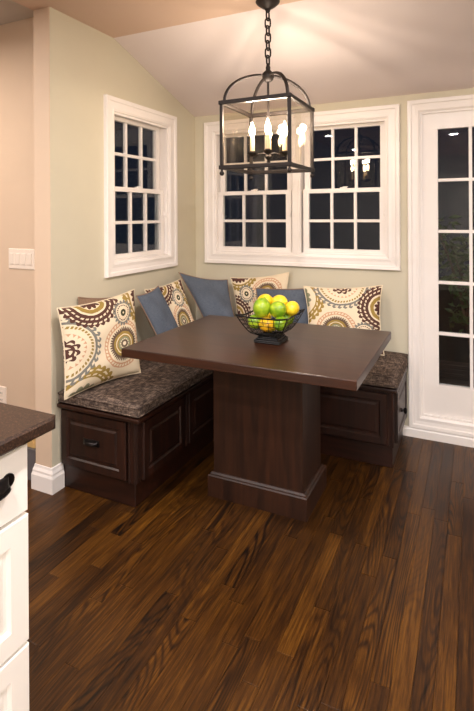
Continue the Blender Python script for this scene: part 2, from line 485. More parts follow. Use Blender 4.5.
# pier baseboard and hall baseboard
BASEP = [(0.0, 0.0), (0.018, 0.0), (0.018, 0.075), (0.0135, 0.088), (0.0135, 0.098), (0.008, 0.112), (0.006, 0.124), (0.0, 0.126)]
bm = bmesh.new()
path = [(-WT, -1.27, -1, 0), (-WT, YP, -1, -1), (0.0, YP, 1, -1), (0.0, -1.372, 1, 0)]
rings = []
for x_, y_, sx, sy in path:
    rings.append([bm.verts.new((x_ + sx * d, y_ + sy * d, z)) for d, z in BASEP])
for A, Bv in zip(rings, rings[1:]):
    for i in range(len(BASEP)):
        j = (i + 1) % len(BASEP); bm.faces.new((A[i], A[j], Bv[j], Bv[i]))
bm.faces.new(rings[0]); bm.faces.new(rings[-1][::-1])
struct('baseboard_left', bm, M['trim'])
bm = bmesh.new()
prism(bm, [(1.505, -d, z) for d, z in [(0, 0), (0.024, 0), (0.024, 0.046), (0.018, 0.054), (0, 0.056)]], (FX1 - 1.505, 0, 0))
struct('baseboard_back', bm, M['trim'])

# ------------------------------------------------------------------ windows
CASE = [(0.0, 0.0), (0.0, 0.012), (0.012, 0.018), (0.03, 0.016), (0.052, 0.018), (0.058, 0.024), (0.078, 0.026), (0.081, 0.022), (0.081, 0.0)]
def sash(parent, o, U, N, w, h, stile, top, bot, cols, rows, depth):
    """sash lying in plane U/z, N toward the room; o = lower corner on its room face"""
    o, U, N = Vector(o), Vector(U), Vector(N); V = Vector((0, 0, 1))
    def bx(bm, u0, u1, v0, v1, d0, d1, bev=0.002):
        a = o + U * u0 + V * v0 + N * d0; b = o + U * u1 + V * v1 + N * d1
        box(bm, [min(p, q) for p, q in zip(a, b)], [max(p, q) for p, q in zip(a, b)], bev, 1)
    bm = bmesh.new()
    bx(bm, 0, stile, 0, h, -depth, 0, 0); bx(bm, w - stile, w, 0, h, -depth, 0, 0)
    bx(bm, stile, w - stile, 0, bot, -depth, 0, 0); bx(bm, stile, w - stile, h - top, h, -depth, 0, 0)
    s = obj('sash', bm, M['trim'], parent)
    gw, gh = w - 2 * stile, h - top - bot
    mt = 0.019
    for c in range(1, cols):
        u = stile + gw * c / cols
        bm = bmesh.new(); bx(bm, u - mt / 2, u + mt / 2, bot, h - top, -depth * .85, -.004)
        obj('muntin', bm, M['trim'], s)
    for r in range(1, rows):
        v = bot + gh * r / rows
        bm = bmesh.new(); bx(bm, stile, w - stile, v - mt / 2, v + mt / 2, -depth * .85, -.005)
        obj('muntin', bm, M['trim'], s)
    first = None
    pw, ph = gw / cols, gh / rows
    for r in range(rows):
        for c in range(cols):
            if first is None:
                bm = bmesh.new(); bx(bm, stile, stile + pw, bot, bot + ph, -depth * .6 - .004, -depth * .6, 0)
                first = obj('pane', bm, M['glass'], s)
            else:
                dup(first, U * (pw * c) + V * (ph * r), s)
    return s
def double_hung(parent, o, U, N, w, h):
    """unit inside an opening: jamb liner, two sashes of 3x2 panes"""
    o, U, N = Vector(o), Vector(U), Vector(N); V = Vector((0, 0, 1))
    st = 0.040
    mid = h * 0.498
    sash(parent, o + U * .012 + V * 0.008 - N * .028, U, N, w - .024, mid, st, 0.028, 0.034, 3, 2, 0.03)
    sash(parent, o + U * .012 + V * (mid - 0.02) - N * .062, U, N, w - .024, h - mid + .014, st, 0.024, 0.03, 3, 2, 0.03)
    def bx(bm, u0, u1, v0, v1, d0, d1, bev=0.002):
        a = o + U * u0 + V * v0 + N * d0; b = o + U * u1 + V * v1 + N * d1
        return box(bm, [min(p, q) for p, q in zip(a, b)], [max(p, q) for p, q in zip(a, b)], bev, 1)
    # sash lock on the meeting rail and two lift clips at the jamb
    bm = bmesh.new(); bx(bm, w / 2 - .022, w / 2 + .022, mid + .008, mid + .016, -.052, -.030); bx(bm, w / 2 - .006, w / 2 + .03, mid + .015, mid + .021, -.046, -.038)
    obj('sash_lock', bm, M['trim'], parent)
    bm = bmesh.new(); bx(bm, w - .018, w - .010, h * .30, h * .345, -.03, -.012); bx(bm, w - .024, w - .012, h * .305, h * .32, -.024, -.006)
    obj('tilt_latch', bm, M['trim'], parent)
def jamb(parent, o, U, N, w, h, depth):
    o, U, N = Vector(o), Vector(U), Vector(N)
    bm = bmesh.new()
    frame(bm, o, U, (0, 0, 1), N, w, h, [(0.002, 0.001), (-0.014, 0.001), (-0.014, -0.024), (-0.006, -0.026), (-0.006, -depth), (0.002, -depth)])
    obj('jamb', bm, M['trim'], parent)

w1 = thing('window_1', (0, (LY0 + LY1) / 2, LZ0), kind='structure')
obj('casing', frame(bmesh.new(), (0, LY0, LZ0), (0, 1, 0), (0, 0, 1), (1, 0, 0), LY1 - LY0, LZ1 - LZ0, CASE), M['trim'], w1)
jamb(w1, (0, LY0, LZ0), (0, 1, 0), (1, 0, 0), LY1 - LY0, LZ1 - LZ0, WT)
double_hung(w1, (0, LY0, LZ0), (0, 1, 0), (1, 0, 0), LY1 - LY0, LZ1 - LZ0)

w2 = thing('window_2', ((BX0 + BX1) / 2, 0, BZ0), kind='structure')
obj('casing', frame(bmesh.new(), (BX0, 0, BZ0), (1, 0, 0), (0, 0, 1), (0, -1, 0), BX1 - BX0, BZ1 - BZ0, CASE), M['trim'], w2)
jamb(w2, (BX0, 0, BZ0), (1, 0, 0), (0, -1, 0), BX1 - BX0, BZ1 - BZ0, T2)
MC = 0.806
bm = B((MC - .032, 0.004, BZ0 + .002), (MC + .032, 0.12, BZ1 - .002), .003, 1); box(bm, (MC - .022, -.004, BZ0 + .002), (MC + .022, 0.006, BZ1 - .002), .003, 1)
obj('mullion', bm, M['trim'], w2)
double_hung(w2, (BX0, 0, BZ0), (1, 0, 0), (0, -1, 0), MC - .032 - BX0, BZ1 - BZ0)
double_hung(w2, (MC + .032, 0, BZ0), (1, 0, 0), (0, -1, 0), BX1 - MC - .032, BZ1 - BZ0)

# ------------------------------------------------------------------ glazed door
d1 = thing('door_1', ((DX0 + DX1) / 2, 0, 0), kind='structure')
DC = [(0.0, 0.0), (0.0, 0.010), (0.010, 0.016), (0.028, 0.014), (0.046, 0.017), (0.052, 0.024), (0.070, 0.026), (0.0745, 0.022), (0.0745, 0.0)]
bm = bmesh.new()
frame(bm, (DX0, 0, 0.057 + .0745), (1, 0, 0), (0, 0, 1), (0, -1, 0), DX1 - DX0, DZ1 - 0.057 - .0745, DC)
obj('casing', bm, M['trim'], d1)
bm = bmesh.new()
jb = .057 + .0745
frame(bm, (DX0, 0, jb), (1, 0, 0), (0, 0, 1), (0, -1, 0), DX1 - DX0, DZ1 - jb, [(0.002, 0.001), (-0.012, 0.001), (-0.012, -0.018), (-0.004, -0.02), (-0.004, -.139), (0.002, -.139)])
obj('jamb', bm, M['trim'], d1)
lx0, lx1, lz0, lz1 = DX0 + .006, DX1 - .006, jb + .006, DZ1 - .006
leaf = sash(d1, (lx0, 0.016, lz0), (1, 0, 0), (0, -1, 0), lx1 - lx0, lz1 - lz0, 0.094, 0.104, 0.196, 3, 5, 0.04)
leaf.name = 'door_leaf'
bm = lathe(bmesh.new(), [(0.0, 0.0), (0.026, 0.0), (0.026, -0.006), (0.012, -0.01), (0.011, -0.035), (0.024, -0.042), (0.028, -0.055), (0.02, -0.066), (0, -0.068)], (lx1 - .05, 0.016, 0.98), 18, 'y')
obj('door_knob', bm, M['dark_pull'], d1, 40)

# ------------------------------------------------------------------ wall plates
def switch_plate():
    cx, cz, yw = -0.420, 1.146, -1.25
    t = thing('switch_plate', (cx, yw, cz - .06), 'ivory four gang switch plate on the hall wall beside the pier', 'light switch')
    w, h = 0.206, 0.118
    obj('plate', panel(bmesh.new(), (cx - w / 2, yw, cz - h / 2), (1, 0, 0), (0, 0, 1), (0, -1, 0), w, h, [(0, 0), (0, .003), (.004, .006), (.008, .006)]), M['plastic'], t)
    for i in range(4):
        x0 = cx - 0.069 + i * .046
        o = obj('rocker', panel(bmesh.new(), (x0 - .0165, yw - .005, cz - .033), (1, 0, 0), (0, 0, 1), (0, -1, 0), .033, .066, [(0, 0), (.001, .0035), (.004, .006)]), M['plastic'], t)
        obj('screw', lathe(bmesh.new(), [(0.003, 0), (0.003, -.0075), (0, -.008)], (x0, yw, cz + .048), 8, 'y'), M['plastic'], o)
switch_plate()
def outlet():
    cx, cz, yw = -0.585, 0.335, -1.25
    t = thing('wall_outlet', (cx, yw, cz - .06), 'ivory duplex power outlet low on the hall wall above the counter end', 'outlet')
    obj('plate', panel(bmesh.new(), (cx - .036, yw, cz - .058), (1, 0, 0), (0, 0, 1), (0, -1, 0), .072, .116, [(0, 0), (0, .003), (.004, .006), (.008, .006)]), M['plastic'], t)
    for s in (-1, 1):
        o = obj('socket', panel(bmesh.new(), (cx - .016, yw - .005, cz + s * .02 - .014), (1, 0, 0), (0, 0, 1), (0, -1, 0), .032, .028, [(0, 0), (.001, .003), (.004, .003)]), M['plastic'], t)
        bm = bmesh.new()
        for k in (-1, 1): box(bm, (cx + k * .006 - .001, yw - .0088, cz + s * .02 - .004), (cx + k * .006 + .001, yw - .0078, cz + s * .02 + .006))
        obj('slot', bm, M['black_iron'], o)
outlet()

# ------------------------------------------------------------------ built-in benches
LEDGE0, LEDGE1 = 0.418, 0.440
BXF, BYF = 0.478, -1.372        # left bench carcass front faces (x and end y)
RAISED = [(0, -.012), (0, .014), (.003, .018), (.038, .018), (.044, .010), (.056, .010), (.066, .016), (.07, .016)]
def bench_left():
    t = thing('storage_bench', (.24, -.93, 0), 'dark stained storage bench unit under the single window, drawer in its end', 'bench')
    obj('carcass', B((0.002, BYF, 0.118), (BXF, -.503, LEDGE0), .003, 1), M['bench'], t)
    obj('plinth', B((0.004, BYF + .004, 0.0), (BXF - .018, -.505, 0.118), .003, 1), M['bench_h'], t)
    obj('seat_board', B((0.001, BYF - .036, LEDGE0), (BXF + .034, -.502, LEDGE1), .006, 2), M['bench_h'], t)
    d = obj('drawer_front', panel(bmesh.new(), (.012, BYF, .128), (1, 0, 0), (0, 0, 1), (0, -1, 0), .408, .278, RAISED), M['bench'], t)
    # cup pull
    bm = bmesh.new(); cx, cz, y = .212, .272, BYF - .018
    n = 12; rows = []
    for j in range(7):
        a = math.pi / 2 * j / 6; row = []
        for i in range(n + 1):
            b = math.pi * i / n
            row.append(bm.verts.new((cx + .048 * math.cos(b) * (1 - .15 * math.sin(a)), y - .024 * math.sin(b) * math.sin(a) - .001, cz + .016 * math.cos(a) - .006)))
        rows.append(row)
    for A, Bv in zip(rows, rows[1:]):
        for i in range(n): bm.faces.new((A[i], A[i + 1], Bv[i + 1], Bv[i]))
    box(bm, (cx - .05, y - .003, cz - .014), (cx + .05, y + .001, cz + .016), .001, 1)
    obj('cup_pull', bm, M['dark_pull'], d, 50)
    # corner post with beads
    bm = B((BXF - .052, BYF - .010, .118), (BXF, BYF + .002, LEDGE0), .003, 1)
    tube(bm, [(BXF - .040, BYF - .011, .12), (BXF - .040, BYF - .011, LEDGE0)], .005); tube(bm, [(BXF - .008, BYF - .011, .12), (BXF - .008, BYF - .011, LEDGE0)], .006)
    obj('corner_post', bm, M['bench'], t)
    for y0, y1 in ((-1.345, -.975), (-.925, -.53)):
        obj('side_panel', panel(bmesh.new(), (BXF, y0, .128), (0, 1, 0), (0, 0, 1), (1, 0, 0), y1 - y0, .278, RAISED), M['bench'], t)
    bm = bmesh.new()
    for yy in (-.962, -.938): tube(bm, [(BXF + .004, yy, .12), (BXF + .004, yy, LEDGE0)], .006)
    obj('bead_strip', bm, M['bench'], t)
bench_left()
BYB, BXR = -.478, 1.520
def bench_back():
    t = thing('storage_bench', (.75, -.24, 0), 'dark stained storage bench unit beneath the double window, ending at the glazed door casing', 'bench')
    obj('carcass', B((0.002, BYB, 0.118), (BXR, -.003, LEDGE0), .003, 1), M['bench'], t)
    obj('plinth', B((0.004, BYB + .004, 0.0), (BXR - .008, -.03, 0.118), .003, 1), M['bench_h'], t)
    obj('seat_board', B((0.001, BYB - .022, LEDGE0), (BXR + .022, -.002, LEDGE1), .006, 2), M['bench_h'], t)
    for x0, x1 in ((.52, .965), (1.005, 1.488)):
        obj('front_panel', panel(bmesh.new(), (x0, BYB, .128), (1, 0, 0), (0, 0, 1), (0, -1, 0), x1 - x0, .278, RAISED), M['bench'], t)
    bm = B((BXR - .018, BYB - .010, .118), (BXR, BYB + .002, LEDGE0), .002, 1)
    tube(bm, [(BXR - .006, BYB - .010, .12), (BXR - .006, BYB - .010, LEDGE0)], .006)
    obj('corner_post', bm, M['bench'], t)
    d = obj('drawer_front', panel(bmesh.new(), (BXR, BYB + .03, .128), (0, 1, 0), (0, 0, 1), (1, 0, 0), .415, .278, RAISED), M['bench'], t)
    bm = lathe(bmesh.new(), [(0.012, 0), (0.009, .006), (0.008, .014), (.017, .020), (.019, .028), (.013, .034), (0, .036)], (BXR + .016, -.30, .262), 16, 'x')
    obj('knob', bm, M['dark_pull'], d, 40)
bench_back()

def cushion(lo, hi, label, piping_sides):
    lo, hi = Vector(lo), Vector(hi)
    bm = bmesh.new()
    nx, ny = 28, 28
    w, d, h = hi.x - lo.x, hi.y - lo.y, hi.z - lo.z
    r = .022
    # rounded slab built from a rounded box, top gently domed
    box(bm, lo, hi, r, 4)
    bmesh.ops.subdivide_edges(bm, edges=[e for e in bm.edges if e.calc_length() > .15], cuts=12, use_grid_fill=True)
    for v in bm.verts:
        if v.co.z > lo.z + h * .6:
            u = (v.co.x - lo.x) / w * 2 - 1; q = (v.co.y - lo.y) / d * 2 - 1
            v.co.z += .010 * (1 - u ** 4) * (1 - q ** 4) + .0025 * math.sin(v.co.y * 17) * math.sin(v.co.x * 21 + 1)
    o = obj('seat_cushion', bm, M['tweed'], None, 60, origin=((lo.x + hi.x) / 2, (lo.y + hi.y) / 2, lo.z))
    tag(o, label, 'cushion')
    bm = bmesh.new()
    for z in (hi.z - .012, lo.z + .012):
        k = .012; pts = []
        for cx, cy, a0 in ((hi.x - k, hi.y - k, 0), (lo.x + k, hi.y - k, 90), (lo.x + k, lo.y + k, 180), (hi.x - k, lo.y + k, 270)):
            for i in range(5):
                a = math.radians(a0 + 90 * i / 4)
                pts.append((cx + (k - .002) * math.cos(a), cy + (k - .002) * math.sin(a), z))
        tube(bm, pts, .0045, 6, True)
    p = obj('piping', bm, M['tweed'], o, 60)
    return o
cushion((0.004, BYF - .034, LEDGE1 + .001), (BXF + .032, -.505, LEDGE1 + .062), 'tweed bench cushion on the bench unit under the single window', 0)
cushion((0.004, -.470 - .032, LEDGE1 + .001), (BXR + .022, -.004, LEDGE1 + .078), 'tweed bench cushion on the bench unit beneath the double window', 0)
SEAT = LEDGE1 + .074

# ------------------------------------------------------------------ pedestal table
TX0, TX1, TY0, TY1, TZ = .4673, 1.5333, -1.4765, -.6388, .787
t = thing('dining_table', (1.0, -.96, 0), 'dark brown wooden pedestal table with a rectangular top between the benches', 'table')
obj('tabletop', B((TX0, TY0, TZ - .040), (TX1, TY1, TZ), .004, 2), M['table'], t)
obj('pedestal', B((.744, -1.110, .10), (1.207, -.812, TZ - .040), .003, 1), M['pedestal'], t)
bm = bmesh.new()
px0, px1, py0, py1 = .7217, 1.2315, -1.1303, -.795
pr = [(0, 0), (0, .100), (.004, .106), (.010, .108), (.016, .116), (.020, .118)]
rings = [[bm.verts.new((a, b, z)) for a, b in ((px0 + i, py0 + i), (px1 - i, py0 + i), (px1 - i, py1 - i), (px0 + i, py1 - i))] for i, z in pr]
for A, Bv in zip(rings, rings[1:]):
    for i in range(4): bm.faces.new((A[i], A[(i + 1) % 4], Bv[(i + 1) % 4], Bv[i]))
bm.faces.new(rings[0]); bm.faces.new(rings[-1])
obj('plinth', bm, M['pedestal'], t)

# ------------------------------------------------------------------ pillows
def pillow(name, tl, tr, br, bl, thick, front, back, label, cat='pillow', group=None, n=36, ear=.05, wr=0.0):
    tl, tr, br, bl = map(Vector, (tl, tr, br, bl))
    c = (tl + tr + br + bl) / 4
    nrm = ((tr - bl).cross(tl - br)).normalized()
    if nrm.dot(Vector((CX, CY, CZ)) - c) < 0: nrm = -nrm
    bm = bmesh.new(); uvl = bm.loops.layers.uv.new('UVMap')
    sides = []
    rs = random.Random(hash(label) % 1000 if False else len(label) * 7 + int(c.x * 100))
    p1, p2, p3 = rs.random() * 6, rs.random() * 6, rs.random() * 6
    def pt(i, j, s):
        u, v = i / n, j / n
        a, b = u * 2 - 1, v * 2 - 1
        # concave edges: pull the middle of each side inward, corners stay as ears
        a2 = a * (1 - ear * (1 - b * b)); b2 = b * (1 - ear * (1 - a * a))
        U, V = (a2 + 1) / 2, (b2 + 1) / 2
        p = bl * (1 - U) * (1 - V) + br * U * (1 - V) + tr * U * V + tl * (1 - U) * V
        e = max(0.0, (1 - a ** 2)) ** .5 * max(0.0, (1 - b ** 2)) ** .5
        t_ = thick / 2 * (e ** .85)
        wv = wr * e * (math.sin(5 * a + 3 * b + p1) * .5 + math.sin(-4 * a + 7 * b + p2) * .5 + math.sin(9 * a * b + p3) * .4)
        return p + nrm * (s * t_ + wv), (u, v)
    edge = {}
    for s in (1, -1):
        g = {}
        for i in range(n + 1):
            for j in range(n + 1):
                on = i in (0, n) or j in (0, n)
                if on and (i, j) in edge: g[i, j] = edge[i, j]; continue
                p, uv = pt(i, j, s); vv = bm.verts.new(p); g[i, j] = vv
                if on: edge[i, j] = vv
        for i in range(n):
            for j in range(n):
                f = bm.faces.new((g[i, j], g[i + 1, j], g[i + 1, j + 1], g[i, j + 1]))
                f.material_index = 0 if s == 1 else 1
                for lp, (a, b) in zip(f.loops, ((i, j), (i + 1, j), (i + 1, j + 1), (i, j + 1))): lp[uvl].uv = (a / n, b / n)
    seam = [edge[i, 0].co.copy() for i in range(n)] + [edge[n, j].co.copy() for j in range(n)] + [edge[n - i, n].co.copy() for i in range(n)] + [edge[0, n - j].co.copy() for j in range(n)]
    o = obj(name, bm, None, None, 80, origin=(c.x, c.y, min(bl.z, br.z)), mats=[front, back])
    tag(o, label, cat, group)
    b2 = bmesh.new(); tube(b2, seam, .0035, 6, True)
    obj('seam', b2, back, o, 80)
    return o
S = SEAT + .004; SB = S + .018
pillow('throw_pillow', (.072, -1.470, .938), (.085, -.875, .950), (.240, -1.025, S - .002), (.115, -1.468, S - .022), .15, M['suz1'], M['suz1'], 'largest medallion print pillow overhanging the bench end with the drawer', ear=.085, wr=.007)
pillow('throw_pillow', (.016, -1.265, .958), (.014, -.92, .91), (.030, -.90, S), (.032, -1.25, S), .022, M['taupe'], M['taupe'], 'taupe pillow almost hidden behind the largest medallion print pillow', wr=.002)
pillow('throw_pillow', (.100, -.875, .912), (.095, -.638, .940), (.285, -.565, S), (.250, -.76, S), .08, M['blue'], M['taupe'], 'slate blue pillow leaning between two medallion print pillows below the single window', ear=.06, wr=.006)
pillow('throw_pillow', (.035, -.70, .92), (.080, -.345, .950), (.270, -.39, SB), (.14, -.66, S), .08, M['suz2'], M['suz2'], 'medallion print pillow between the leaning blue pillow and the corner blue pillow', ear=.06, wr=.006)
pillow('throw_pillow', (.052, -.325, .992), (.315, -.085, .925), (.50, -.26, SB), (.34, -.33, SB), .11, M['blue'], M['taupe'], 'slate blue pillow standing across the corner where the two walls meet', ear=.09, wr=.012)
pillow('throw_pillow', (.335, -.075, .940), (.770, -.05, .995), (.79, -.17, SB), (.44, -.16, SB), .09, M['suz3'], M['suz3'], 'medallion print pillow behind the fruit bowl between two blue pillows', ear=.08, wr=.006)
pillow('throw_pillow', (.592, -.215, .898), (.985, -.075, .905), (1.00, -.18, SB), (.66, -.31, SB), .07, M['blue'], M['taupe'], 'slate blue pillow behind the fruit bowl, beside the pillow nearest the door', ear=.05, wr=.006)
pillow('throw_pillow', (.912, -.165, .922), (1.400, -.085, .945), (1.430, -.215, SB + .006), (.98, -.31, SB), .13, M['suz4'], M['suz4'], 'medallion print pillow at the bench end beside the glazed door', ear=.085, wr=.007)

# ------------------------------------------------------------------ wire fruit bowl
BC = Vector((1.042, -1.075, TZ))
t = thing('fruit_bowl', BC, 'black wire square fruit bowl filled with lemons and limes on the table', 'bowl')
RIM = BC.z + .128
HR = .118
def bowlpt(a, z01):
    """square-ish section point at parameter a (0..4) and height fraction"""
    s = .046 + (HR - .046) * (z01 ** .5)
    k = int(a) % 4; f = a - int(a)
    cs = [(-1, -1), (1, -1), (1, 1), (-1, 1)]
    p, q = cs[k], cs[(k + 1) % 4]
    x = p[0] + (q[0] - p[0]) * f; y = p[1] + (q[1] - p[1]) * f
    lift = .010 * (abs(f - .5) * 2) ** 4 * z01
    pull = 1 + .06 * (abs(f - .5) * 2) ** 4 * z01 - .05 * (1 - (abs(f - .5) * 2) ** 2)
    return Vector((BC.x + x * s * pull, BC.y + y * s * pull, BC.z + .034 + .094 * z01 + lift))
obj('rim', tube(bmesh.new(), [bowlpt(4 * i / 48, 1) for i in range(48)], .0042, 8, True), M['black_iron'], t, 60)
obj('bottom_ring', tube(bmesh.new(), [bowlpt(4 * i / 32, 0) for i in range(32)], .003, 6, True), M['black_iron'], t, 60)
for z in (.18, .38, .58, .79):
    obj('hoop_wire', tube(bmesh.new(), [bowlpt(4 * i / 40, z) for i in range(40)], .0016, 5, True), M['black_iron'], t, 60)
for i in range(32):
    a = 4 * i / 32
    obj('rib_wire', tube(bmesh.new(), [bowlpt(a, k / 7) for k in range(8)], .0026 if i % 8 == 0 else .0013, 5), M['black_iron'], t, 60)
bm = bmesh.new()
for k in range(-3, 4):
    tube(bm, [(BC.x + k * .014, BC.y - .05, BC.z + .034), (BC.x + k * .014, BC.y + .05, BC.z + .034)], .0013, 5)
    tube(bm, [(BC.x - .05, BC.y + k * .014, BC.z + .034), (BC.x + .05, BC.y + k * .014, BC.z + .034)], .0013, 5)
obj('bottom_mesh', bm, M['black_iron'], t)
bm = bmesh.new()
for i, z in ((.061, .0045), (.061, .012), (.052, .019), (.046, .026), (.044, .033)):
    tube(bm, [(BC.x + a * i, BC.y + b * i, BC.z + z) for a, b in ((-1, -1), (0, -1), (1, -1), (1, 0), (1, 1), (0, 1), (-1, 1), (-1, 0))], .0038, 6, True)
obj('foot', bm, M['black_iron'], t, 50)
bm = bmesh.new()
for k in range(24):
    f = (k % 6) / 6 * 2 - 1; sd = k // 6
    q = [(f, -1), (1, f), (-f, 1), (-1, -f)][sd]
    tube(bm, [(BC.x + q[0] * i, BC.y + q[1] * i, BC.z + z) for i, z in ((.061, .004), (.056, .016), (.044, .034))], .0016, 5)
obj('foot_wire', bm, M['black_iron'], t, 50)

def citrus(loc, r, stretch, mat, ax, label, group, name):
    bm = bmesh.new()
    prof = []
    for i in range(15):
        a = math.pi * i / 14
        rr = r * math.sin(a) ** .95 if 0 < i < 14 else 0
        h = -math.cos(a) * r * stretch
        if i in (0, 14): h *= 1.13
        elif i in (1, 13): rr *= .62; h *= 1.06
        prof.append((rr, h))
    lathe(bm, prof, (0, 0, 0), 20)
    q = Vector((0, 0, 1)).rotation_difference(Vector(ax).normalized())
    for v in bm.verts: v.co = q @ v.co + Vector(loc)
    o = obj(name, bm, mat, None, 180, origin=loc)
    tag(o, label, 'fruit', group)
    tip = Vector(loc) + (q @ Vector((0, 0, 1))) * r * stretch * 1.10
    b2 = lathe(bmesh.new(), [(0, -.003), (.004, -.002), (.0045, .0005), (0, .0022)], (0, 0, 0), 8)
    for v in b2.verts: v.co = q @ v.co + tip
    obj('stem_end', b2, mat, o, 60)
bz = BC.z
def F(x, y, z): return (BC.x + x, BC.y + y, bz + z)
citrus(F(-.062, -.046, .098), .034, 1.12, M['lime'], (.4, 1, .1), 'lime behind the bowl wires on the side toward the drawer bench', None, 'lime')
citrus(F(.004, -.064, .092), .033, 1.12, M['lemon_ripe'], (1, .2, .0), 'golden ripe lemon behind the front wires, under the big round lime', None, 'lemon')
citrus(F(.064, -.044, .098), .033, 1.12, M['lime'], (.2, 1, .3), 'lime behind the bowl wires at the corner toward the door', None, 'lime')
citrus(F(.060, .044, .105), .034, 1.12, M['lime'], (1, .3, .2), 'lime low in the bowl under the lemon at the door side', None, 'lime')
citrus(F(-.056, .048, .104), .034, 1.12, M['lemon'], (1, -.4, .2), 'lemon low in the bowl under the topmost lemon', None, 'lemon')
citrus(F(-.010, .006, .073), .033, 1.05, M['lemon'], (1, .6, 0), 'lemon at the very bottom of the bowl, under the rest', None, 'lemon')
citrus(F(-.028, -.046, .166), .042, 1.08, M['lime'], (.2, .3, 1), 'big round lime heaped on the front of the fruit pile', None, 'lime')
citrus(F(.046, -.030, .160), .039, 1.1, M['lime'], (.7, -.4, .3), 'yellowish green lime beside the big round lime on the heap', None, 'lime')
citrus(F(.094, .034, .158), .034, 1.10, M['lemon'], (.3, 1, .3), 'lemon near the bowl rim at the door side of the heap', None, 'lemon')
citrus(F(.024, .050, .178), .037, 1.12, M['lemon'], (1, -.3, .2), 'lemon in the middle of the heap behind the limes', None, 'lemon')
citrus(F(-.048, .040, .180), .036, 1.10, M['lemon'], (1, .5, .4), 'lemon at the top of the heap behind the big round lime', None, 'lemon')

# ------------------------------------------------------------------ lantern
LX0, LX1, LYA, LYB, LZA, LZB = .837, 1.177, -1.182, -.835, 1.618, 1.926
LC = Vector(((LX0 + LX1) / 2, (LYA + LYB) / 2, 0))
t = thing('pendant_lantern', (LC.x, LC.y, LZA - .04), 'dark bronze square glass lantern with lit candle bulbs hanging on a chain', 'pendant light')
pw = .0078
cor = [(LX0, LYA), (LX1, LYA), (LX1, LYB), (LX0, LYB)]
for x_, y_ in cor:
    obj('corner_post', B((x_ - pw, y_ - pw, LZA + .0095), (x_ + pw, y_ + pw, LZB - .0095), .002, 1), M['iron'], t)
for z, hgt in ((LZA, .0095), (LZB, .0095)):
    for i in range(4):
        (xa, ya), (xb, yb) = cor[i], cor[(i + 1) % 4]
        if ya == yb: lo, hi = (min(xa, xb) - pw - .004, ya - pw - .004, z - hgt), (max(xa, xb) + pw + .004, ya + pw + .004, z + hgt)
        else: lo, hi = (xa - pw - .003, min(ya, yb) + pw + .004, z - hgt + .001), (xa + pw + .003, max(ya, yb) - pw - .004, z + hgt - .001)
        obj('rail', B(lo, hi, .002, 1), M['iron'], t)
for i in range(4):
    (xa, ya), (xb, yb) = cor[i], cor[(i + 1) % 4]
    if ya == yb: bm = B((min(xa, xb) + pw, ya - .001, LZA + .0095), (max(xa, xb) - pw, ya + .001, LZB - .0095))
    else: bm = B((xa - .001, min(ya, yb) + pw, LZA + .0095), (xa + .001, max(ya, yb) - pw, LZB - .0095))
    obj('glass_panel', bm, M['lantern_glass'], t)
for x_, y_ in cor:
    ft = lathe(bmesh.new(), [(0, -.030), (.008, -.027), (.012, -.019), (.008, -.010), (.005, -.006), (.006, 0)], (x_, y_, LZA - .010), 12)
    obj('ball_foot', ft, M['iron'], t, 60)
HZ = 2.083
for x_, y_ in cor:
    pts = []
    dx, dy = (LC.x - x_), (LC.y - y_)
    for k in range(13):
        a = math.pi / 2 * k / 12
        f = .06 + .90 * (1 - math.cos(a))
        pts.append((x_ + dx * f, y_ + dy * f, LZB + .008 + (HZ - LZB - .012) * math.sin(a)))
    obj('arch', tube(bmesh.new(), pts, .006, 8, False, (.0085, .0055)), M['iron'], t, 50)
obj('hub', lathe(bmesh.new(), [(0, -.040), (.012, -.037), (.024, -.027), (.030, -.010), (.028, .006), (.018, .016), (.011, .022), (.012, .034), (.009, .044), (.006, .055), (0, .056)], (LC.x, LC.y, HZ), 18), M['iron'], t, 50)
obj('stem', lathe(bmesh.new(), [(.006, 1.66), (.006, HZ - .03)], (LC.x, LC.y, 0), 10), M['iron'], t, 50)
# chain
zc = HZ + .052; ztop_ = ZF - .052
NL = 7; step = (ztop_ - zc) / NL
for k in range(NL):
    z0 = zc + step * (k + .5) ; hl = step * .5 + .006; rw = .013
    pts = []
    for i in range(16):
        a = 2 * math.pi * i / 16
        w_ = rw * math.cos(a); h_ = (hl - rw) * (1 if math.sin(a) > 0 else -1) * (1 if abs(math.sin(a)) > .01 else 0) + rw * math.sin(a)
        pts.append((LC.x + (w_ if k % 2 else .15 * w_), LC.y + (.15 * w_ if k % 2 else w_), z0 + h_))
    obj('chain_link', tube(bmesh.new(), pts, .0042, 6, True), M['iron'], t, 60)
obj('canopy', lathe(bmesh.new(), [(0, -.056), (.010, -.054), (.012, -.044), (.018, -.036), (.034, -.028), (.052, -.014), (.060, -.004), (.060, 0), (0, 0)], (LC.x, LC.y, ZF), 24), M['iron'], t, 50)
